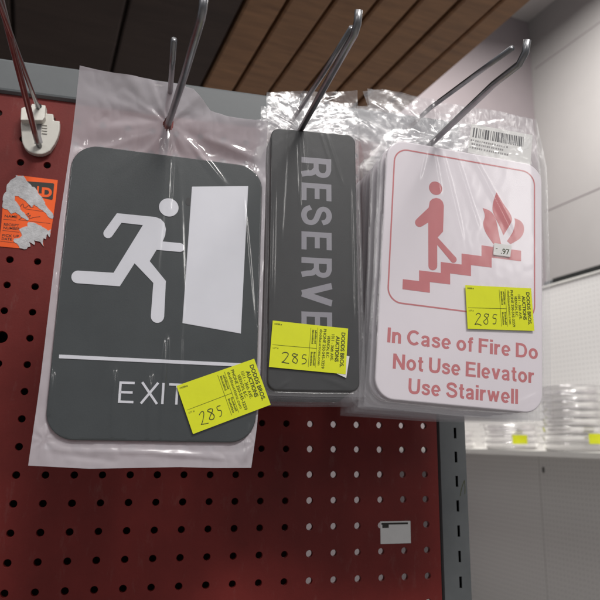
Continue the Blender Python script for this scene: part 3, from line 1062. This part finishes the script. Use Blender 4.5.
def exit_pack():
    T = 3.0
    root = empty('packaged_exit_sign', EX_P, EX_R)
    tag(root, 'charcoal EXIT sign with running figure and door in a milky plastic bag', 'sign')
    pl = plate('sign_plate', 152.4, 228.6, 20, T, M['exit_plate'], root)
    ya, yb = -T / 2 - .55, -T / 2 - .01
    Z = lambda a, b: HE(60 + a / 4, 180 + b / 4)
    # running figure
    body = [(222, 136), (375, 152), (396, 160), (411, 176), (417, 200), (414, 226), (404, 250), (475, 257)]
    body += [(p[0], p[1]) for p in semi((475, 257), (472, 292), 8, 1)][1:]
    body += [(380, 283), (353, 328), (418, 408), (412, 550)]
    body += semi((412, 550), (359, 547), 9, 1)[1:]
    body += [(368, 415), (293, 336), (235, 427), (68, 413)]
    body += semi((68, 413), (70, 363), 9, 1)[1:]
    body += [(210, 373), (325, 184), (240, 174), (205, 225)]
    body += semi((205, 225), (171, 207), 8, 1)[1:]
    mb = MB(); mb.poly([Z(a, b) for a, b in body], ya, yb)
    mb.build('running_figure', M['exit_white'], pl)
    c = HE(167, 208.4)
    mb = MB(); mb.poly([(c[0] + 7.7 * math.cos(a * math.pi / 16), c[1] + 7.7 * math.sin(a * math.pi / 16)) for a in range(32)], ya, yb)
    mb.build('figure_head', M['exit_white'], pl)
    mb = MB(); mb.poly([HE(*q) for q in ((190, 187.6), (247, 187), (240.3, 336), (181.2, 324.5))], ya, yb)
    bevel(mb.build('door_panel', M['exit_white'], pl), .25, 1)
    c = HE(186.8, 202.5)
    mb = MB(); mb.poly([(c[0] + 2.5 * math.cos(a * math.pi / 8), c[1] + 3.5 * math.sin(a * math.pi / 8)) for a in range(16)], -T / 2 - .2, -T / 2 - .01)
    mb.build('screw_hole', M['black'], pl)
    a, b = HE(59.5, 355.8), HE(240, 366.8)
    z = (a[1] + b[1]) / 2
    mb = MB(); mb.box(a[0], -a[0], ya, yb, z - 1.35, z + 1.35)
    mb.build('divider_line', M['exit_white'], pl)
    # EXIT in thin raised strokes
    xs = [HE(u, 393)[0] for u in (119.5, 133.5, 141, 157, 162.3, 168, 184.5)]
    zt = HE(150, 383.0)[1]; zb = HE(150, 404.2)[1]
    mb = MB(); wd = 1.75
    def bar(p, q):
        d = Vector((q[0] - p[0], q[1] - p[1])); n_ = Vector((-d.y, d.x)).normalized() * wd / 2
        mb.poly([(p[0] + n_.x, p[1] + n_.y), (q[0] + n_.x, q[1] + n_.y), (q[0] - n_.x, q[1] - n_.y), (p[0] - n_.x, p[1] - n_.y)], ya + random.uniform(0, .02), yb)
    zm = (zt + zb) / 2
    bar((xs[0], zb), (xs[0], zt)); bar((xs[0], zt - wd / 2), (xs[1], zt - wd / 2)); bar((xs[0], zm), (xs[1] - 1, zm)); bar((xs[0], zb + wd / 2), (xs[1], zb + wd / 2))
    bar((xs[2], zb), (xs[3], zt)); bar((xs[2], zt), (xs[3], zb))
    bar((xs[4], zb), (xs[4], zt))
    bar((xs[5], zt - wd / 2), (xs[6], zt - wd / 2)); bar(((xs[5] + xs[6]) / 2, zb), ((xs[5] + xs[6]) / 2, zt))
    mb.build('lettering', M['exit_white'], pl)
    # bag
    left = [HE(*q) for q in ((30, 462), (41, 380), (58.7, 220), (70, 140), (79, 80))]
    right = [HE(*q) for q in ((252, 471), (257.5, 430), (260, 400), (264, 250), (265.5, 180), (264, 127))]
    bottom = [HE(*q) for q in ((30, 462), (90, 467), (180, 468), (215, 470), (252, 471))]
    top = [HE(*q) for q in ((79, 80), (110, 86), (156, 93), (176, 96), (189, 100), (198, 108), (207, 117), (222, 122), (240, 125), (264, 127))]
    hp = to_local(EX_R, EX_P, pe)
    fr, bk = bag_meshes('plastic_bag', left, right, bottom, top, 152.4, 228.6, T, (hp[0], hp[2]), 4.2, .60, .045, 210, 220, 2, M['milky_front'], M['milky_back'],
                        hole=4.2, puff=.8, lean=hp[1], rad=20, rim=2.2,
                        creases=[HE(a, b) + HE(c, d) + (e, f) for a, b, c, d, e, f in EX_CREASE])
    link('bag_front_film', fr, None, root)
    link('bag_back_film', bk, None, root)
    # tongue of the punched hang hole, pushed forward and down by the wire
    v, f = [], []
    nn = 9
    for j in range(13):
        t = j / 12
        wv = 5.6 * math.sqrt(max(0.02, 1 - (t ** 3)))
        for i in range(nn):
            s = i / (nn - 1) * 2 - 1
            v.append((hp[0] + 1.2 + s * wv + .8 * t, hp[1] - 3.2 - 2.5 * math.sin(t * 2.2) - 2.2 * s * s, hp[2] - 2 - 26 * t))
    for j in range(12):
        for i in range(nn - 1):
            f.append((j * nn + i, (j + 1) * nn + i, (j + 1) * nn + i + 1, j * nn + i + 1))
    tg = mesh('hang_hole_tongue', v, f, M['milky_front'], root, True)
    tg.data.attributes.new('slack', 'FLOAT', 'POINT').data.foreach_set('value', [1.0] * len(v))
    place_sticker(root, HE, [(177.5, 386.3), (253.8, 362), (268, 408.3), (192.5, 435.5)], -T / 2 - 1.9, .5)
    return root
exit_pack()

# ------------------------------------------------------------------ RESERVED signs
RE_C = [(268, 131), (358.5, 134.5), (360, 391.5), (266.5, 389.5)]
RE_R = rot3(*rad3(-.68, -.40, -3.5)); RE_P = np.array((241.5, -148.0, 188.0))
HR = hom(RE_C, 76.2, 228.6)
RE_CREASE = [(296, 128, 299, 215, 1.0, 1.2), (302, 128, 306, 180, .9, 1.3), (285, 130, 278, 260, .7, 1.8), (325, 130, 345, 190, .8, 1.5), (318, 128, 334, 175, .7, 1.2), (273, 170, 271, 330, .7, 1.2),
             (352, 180, 354, 330, .6, 1.4), (290, 380, 276, 388, .9, 1.2), (320, 378, 350, 388, .9, 1.2), (300, 112, 272, 96, 1.6, 2.0), (308, 108, 345, 92, 1.5, 2.0), (312, 116, 356, 112, 1.3, 1.8)]
def reserved_packs():
    T = 2.6
    root = empty('packaged_reserved_sign', RE_P, RE_R)
    pl = plate('sign_plate', 76.2, 228.6, 7.5, T, M['res_plate'], root, 1.1)
    y = -T / 2 - .03
    mb = MB()
    letters = [('R', 157.3, 176.5), ('E', 184, 200.5), ('S', 206.8, 225.4), ('E', 234.3, 251), ('R', 260.5, 279), ('V', 285.5, 306), ('E', 314.5, 329.5), ('D', 339, 356)]
    for s, a, b in letters:
        sh_ = 3.0 * (1 - (a - 157) / 200); a, b = a + sh_ - .4, b + sh_ + 1.2
        p0 = HR(300.3, a); p1 = HR(332, a); q0 = HR(300.3, b)
        grotesque(mb, s, p0[0], p0[1], p1[0] - p0[0], p0[1] - q0[1], y, -math.pi / 2, weight=.2)
    mb.build('lettering', M['res_print'], pl)
    hl = to_local(RE_R, RE_P, (230.0, -148.0, 304.9))
    bags = []
    for k, (tl, tr, tz) in enumerate(((HR(268, 93), HR(362, 85), 0), (HR(264, 88), HR(352, 96), 0), (HR(270, 86), HR(366, 88), 0))):
        w, h = 76.2, 228.6
        lz = -h / 2 - 4
        left = [(-w / 2 - 4.5, lz), (-w / 2 - 3.2, 0), (-w / 2 - 3.5, h / 2), tl]
        right = [(w / 2 + 5.5, lz), (w / 2 + 4.6, 0), (w / 2 + 3.4, h / 2), tr]
        bottom = [left[0], (0, lz - .6), right[0]]
        mid = ((tl[0] + tr[0]) / 2 + 4, (tl[1] + tr[1]) / 2 + random.uniform(-1, 3))
        top = [tl, (tl[0] * .5 + mid[0] * .5, (tl[1] + mid[1]) / 2 + 2), mid, tr]
        bags.append(bag_meshes('cellophane_bag', left, right, bottom, top, w, h, T, (hl[0], hl[2]), 5.0, .8, .060, 110, 170, 5 + k, M['clear'], M['clear_back'],
                               hole=4.0, puff=.7, lean=0, rad=7.5,
                               creases=[HR(a, b) + HR(c, d) + (e, f) for a, b, c, d, e, f in RE_CREASE] if k == 0 else ()))
    f0 = link('bag_front_film', bags[0][0], None, root)
    b0 = link('bag_back_film', bags[0][1], None, root)
    st = place_sticker(root, HR, [(270.5, 323), (347.5, 329.3), (345.5, 377), (267.5, 369.3)], -T / 2 - 1.7, .4)
    # older white label peeping out below the yellow one
    mb = MB(); mb.poly([HR(*q) for q in ((336, 374.5), (345.6, 378.5), (349.2, 358), (340, 356))], -T / 2 - 1.6, -T / 2 - 1.45)
    mb.build('white_label', M['white_paper'], root)
    n = 8
    names = ['front', 'second', 'third', 'fourth', 'fifth', 'sixth', 'seventh', 'rearmost']
    g = 'stacked dark grey reserved signs'
    tag(root, 'dark grey RESERVED sign with yellow sticker, front of the narrow stack', 'sign', g)
    for k in range(1, n):
        c = copy_tree(root, None, ('yellow_sticker', 'white_label'))
        bb = bags[k % 3]
        for ch in c.children:
            if ch.name.startswith('bag_front'): ch.data = bb[0]
            if ch.name.startswith('bag_back'): ch.data = bb[1]
        c.location = Vector(RE_P + np.array([random.uniform(-.9, .9) - .1 * k, 6.6 * k, -.95 * k + random.uniform(-.5, .5)])) * MM
        c.rotation_mode = 'QUATERNION' if c.rotation_mode != 'QUATERNION' else c.rotation_mode
        c.rotation_mode = 'XYZ'
        c.rotation_euler = (root.rotation_euler[0] + random.uniform(-.008, .008), root.rotation_euler[1] + random.uniform(-.010, .010), root.rotation_euler[2] + random.uniform(-.012, .012))
        tag(c, f'dark grey sign in clear bag, {names[k]} in the narrow stack of reserved signs', 'sign', g)
reserved_packs()

# ------------------------------------------------------------------ fire / stairwell signs
FI_C = [(388, 138.6), (540.5, 166.7), (542.5, 413.5), (372.6, 399)]
FI_R = rot3(*rad3(.63, 3.66, -1.16)); FI_P = np.array((372.71, -162.9, 177.75))
HF = hom(FI_C, 152.4, 228.6)
FI_CREASE = [(440, 150, 462, 240, .9, 1.6), (452, 150, 478, 230, .9, 1.4), (470, 155, 512, 235, 1.0, 1.8), (425, 150, 418, 180, .8, 1.6), (432, 150, 440, 195, .7, 1.4), (376, 330, 377, 385, .8, 1.4),
             (505, 408, 540, 392, .9, 1.6), (400, 122, 372, 104, 1.8, 2.4), (420, 125, 398, 100, 1.5, 2.0), (450, 130, 520, 122, 1.6, 2.2), (445, 140, 480, 148, 1.4, 2.0)]
def fire_packs():
    T = 3.0
    root = empty('packaged_fire_sign', FI_P, FI_R)
    pl = plate('sign_plate', 152.4, 228.6, 17, T, M['fire_plate'], root, 1.3)
    ya, yb = -T / 2 - .12, -T / 2 - .01
    Z = lambda a, b: HF(400 + a / 4.286, 170 + b / 4.286)
    # border ring
    x0 = HF(390, 230)[0]; x1 = HF(534, 240)[0]; zt = HF(465, 160.5)[1]; zb = HF(465, 311.3)[1]
    W, Hh = x1 - x0, zt - zb
    cx, cz = (x0 + x1) / 2, (zt + zb) / 2
    o_, i_ = rrect(W, Hh, 13, 8), rrect(W - 2.6, Hh - 2.6, 11.7, 8)
    n = len(o_)
    mb = MB()
    mb.add([(a + cx, ya, b + cz) for a, b in o_] + [(a + cx, ya, b + cz) for a, b in i_], [(k, (k + 1) % n, n + (k + 1) % n, n + k)[::-1] for k in range(n)])
    o = mb.build('red_border', M['fire_red'], pl)
    # walking figure
    fig = [(122, 160), (76, 203)] + semi((72, 207), (94, 239), 7, -1) + [(120, 223), (120, 408)] + semi((120, 408), (158, 408), 8, -1)[1:] + [(158, 318), (216, 388)] + \
        semi((216, 390), (238, 372), 7, -1)[1:] + [(160, 287), (183, 262), (187, 152), (182, 135), (170, 123), (154, 119), (138, 123), (127, 134)]
    mb = MB(); mb.poly([Z(a, b) for a, b in fig], ya, yb)
    mb.build('walking_figure', M['fire_red'], pl)
    c = Z(152, 78)
    mb = MB(); mb.poly([(c[0] + 6.3 * math.cos(a * math.pi / 14), c[1] + 6.3 * math.sin(a * math.pi / 14)) for a in range(28)], ya, yb)
    mb.build('figure_head', M['fire_red'], pl)
    st = [(10, 465), (80, 473), (80, 427), (173, 438), (173, 391), (262, 402), (262, 355), (347, 366), (347, 320), (515, 343), (515, 388), (390, 372),
          (390, 415), (302, 404), (302, 451), (213, 440), (213, 487), (126, 477), (126, 523), (8, 508)]
    # square the flight of stairs up in the sign's own frame
    sp = [Z(a, b) for a, b in st]
    mb = MB(); mb.poly(sp, ya, yb)
    mb.build('stair_flight', M['fire_red'], pl)
    flames = [smoothline([(410, 95), (396, 140), (394, 172), (404, 200), (424, 240), (440, 278)]) + smoothline([(440, 278), (466, 235), (476, 212), (468, 186), (440, 145), (410, 95)])[1:-1],
              smoothline([(352, 162), (361, 195), (354, 230), (366, 268), (398, 315)]) + [(432, 320)] + smoothline([(432, 320), (422, 280), (413, 232), (402, 197), (382, 174), (352, 162)])[1:-1],
              smoothline([(486, 205), (489, 225), (480, 262), (455, 302)]) + [(470, 315)] + smoothline([(470, 315), (505, 295), (524, 270), (526, 240), (512, 217), (486, 205)])[1:-1]]
    for P in flames:
        mb = MB(); mb.poly([Z(a, b) for a, b in P], ya, yb)
        mb.build('flame', M['fire_red'], pl)
    # lettering
    mb = MB()
    for s, l, r in (('In Case of Fire Do', (386, 343.6), (537.3, 356.8)), ('Not Use Elevator', (391.5, 369.2), (533.5, 382.0)), ('Use Stairwell', (407, 394), (517.6, 403.3))):
        p, q = HF(*l), HF(*r)
        z = (p[1] + q[1]) / 2
        grotesque(mb, s, p[0], z, 12.6, q[0] - p[0], -T / 2 - .05)
    mb.build('lettering', M['fire_red'], pl)
    # bags
    hl = to_local(FI_R, FI_P, (353.5, -163.0, 304.7))
    bags = []
    w, h = 152.4, 228.6
    tops = [[HF(*q) for q in ((364, 92), (385, 90), (420, 97), (460, 106), (500, 113), (536, 121))],
            [HF(*q) for q in ((374, 84), (400, 88), (450, 101), (500, 108), (538, 117))],
            [HF(*q) for q in ((362, 96), (400, 94), (450, 104), (500, 113), (534, 122))]]
    for k in range(3):
        lz = -h / 2 - 7
        left = [(-w / 2 - 8, lz), (-w / 2 - 6, 0), (-w / 2 - 8, h / 2), tops[k][0]]
        right = [(w / 2 + 9, lz + 2), (w / 2 + 9, 0), (w / 2 + 6, h / 2), tops[k][-1]]
        bottom = [left[0], (0, lz - 1), right[0]]
        bags.append(bag_meshes('cellophane_bag', left, right, bottom, tops[k], w, h, T, (hl[0], hl[2]), 4.0, 1.0, .045, 120, 140, 11 + k, M['clear'], M['clear_back'],
                               hole=4.2, puff=1.6, lean=0, rad=17,
                               creases=[HF(a, b) + HF(c, d) + (e, f) for a, b, c, d, e, f in FI_CREASE] if k == 0 else ()))
    link('bag_front_film', bags[0][0], None, root)
    link('bag_back_film', bags[0][1], None, root)
    # barcode label in the header
    q = [HF(*c) for c in ((472, 124.5), (532, 136), (530, 165.5), (468, 152.5))]
    lab = MB(); lab.poly(q, -.10, .05)
    lb = lab.build('barcode_label', M['white_paper'], root)
    Hh_ = hom([(472, 124.5), (532, 136), (530, 165.5), (468, 152.5)], 60, 30)
    inv = np.array(q)
    def L(u, v):
        a = inv[0] + (inv[1] - inv[0]) * u; b = inv[3] + (inv[2] - inv[3]) * u
        r = a + (b - a) * v
        return (r[0], r[1])
    mb = MB(); u = .04
    rr = random.Random(5)
    while u < .86:
        wd = rr.choice((.008, .012, .02, .028))
        mb.poly([L(u, .12), L(u + wd, .12), L(u + wd, .45), L(u, .45)], -.16, -.11)
        u += wd + rr.choice((.01, .016, .024))
    mb.build('barcode', M['barcode'], lb)
    mb = MB()
    for v0, a, b in ((.53, .02, .62), (.65, .04, .56), (.78, .02, .64)):
        u = a
        while u < b:
            wd = rr.uniform(.012, .03)
            mb.poly([L(u, v0), L(u + wd, v0), L(u + wd, v0 + .06), L(u, v0 + .06)], -.16, -.11)
            u += wd + rr.uniform(.008, .02)
    mb.build('fine_print', M['grey_ink'], lb)
    # hand-written price dot
    q2 = [Z(*c) for c in ((398, 312), (472, 322), (466, 371), (394, 361))]
    mb = MB(); mb.poly(q2, -T / 2 - 1.4, -T / 2 - 1.25)
    pr = mb.build('price_label', M['white_paper'], root)
    mb = MB()
    ang = math.atan2(q2[1][1] - q2[0][1], q2[1][0] - q2[0][0])
    p = Z(426, 358)
    put_text(mb, '.97', p[0], p[1], 5.2, -T / 2 - 1.45, 8.4, ang, bold=.01, cap='9')
    p = Z(404, 336)
    mb.stroke([(p[0], p[1]), (p[0] + 1.8, p[1] + .5)], .5, -T / 2 - 1.45)
    mb.build('handwritten_price', M['pen'], pr)
    place_sticker(root, HF, [(462.5, 284.2), (530.5, 287.5), (533, 330.3), (465.3, 328.7)], -T / 2 - 1.8, .3)
    n = 9
    names = ['front', 'second', 'third', 'fourth', 'fifth', 'sixth', 'seventh', 'eighth', 'rearmost']
    g = 'stacked white fire signs'
    tag(root, 'white and red fire stairwell sign with yellow sticker, front of its stack', 'sign', g)
    base_e = root.rotation_euler.copy()
    for k in range(1, n):
        c = copy_tree(root, None, ('yellow_sticker', 'price_label', 'barcode_label'))
        bb = bags[k % 3]
        for ch in c.children:
            if ch.name.startswith('bag_front'): ch.data = bb[0]
            if ch.name.startswith('bag_back'): ch.data = bb[1]
        c.location = Vector(FI_P + np.array([random.uniform(-1.2, 1.2), 9.5 * k, random.uniform(-.7, .7) - .35 * k])) * MM
        c.rotation_euler = (base_e[0] + random.uniform(-.008, .008), base_e[1] - .004 * k + random.uniform(-.006, .006), base_e[2] + random.uniform(-.01, .01))
        tag(c, f'white fire sign in clear bag, {names[k]} in the stack of stairwell signs', 'sign', g)
fire_packs()

bpy.context.view_layer.update()
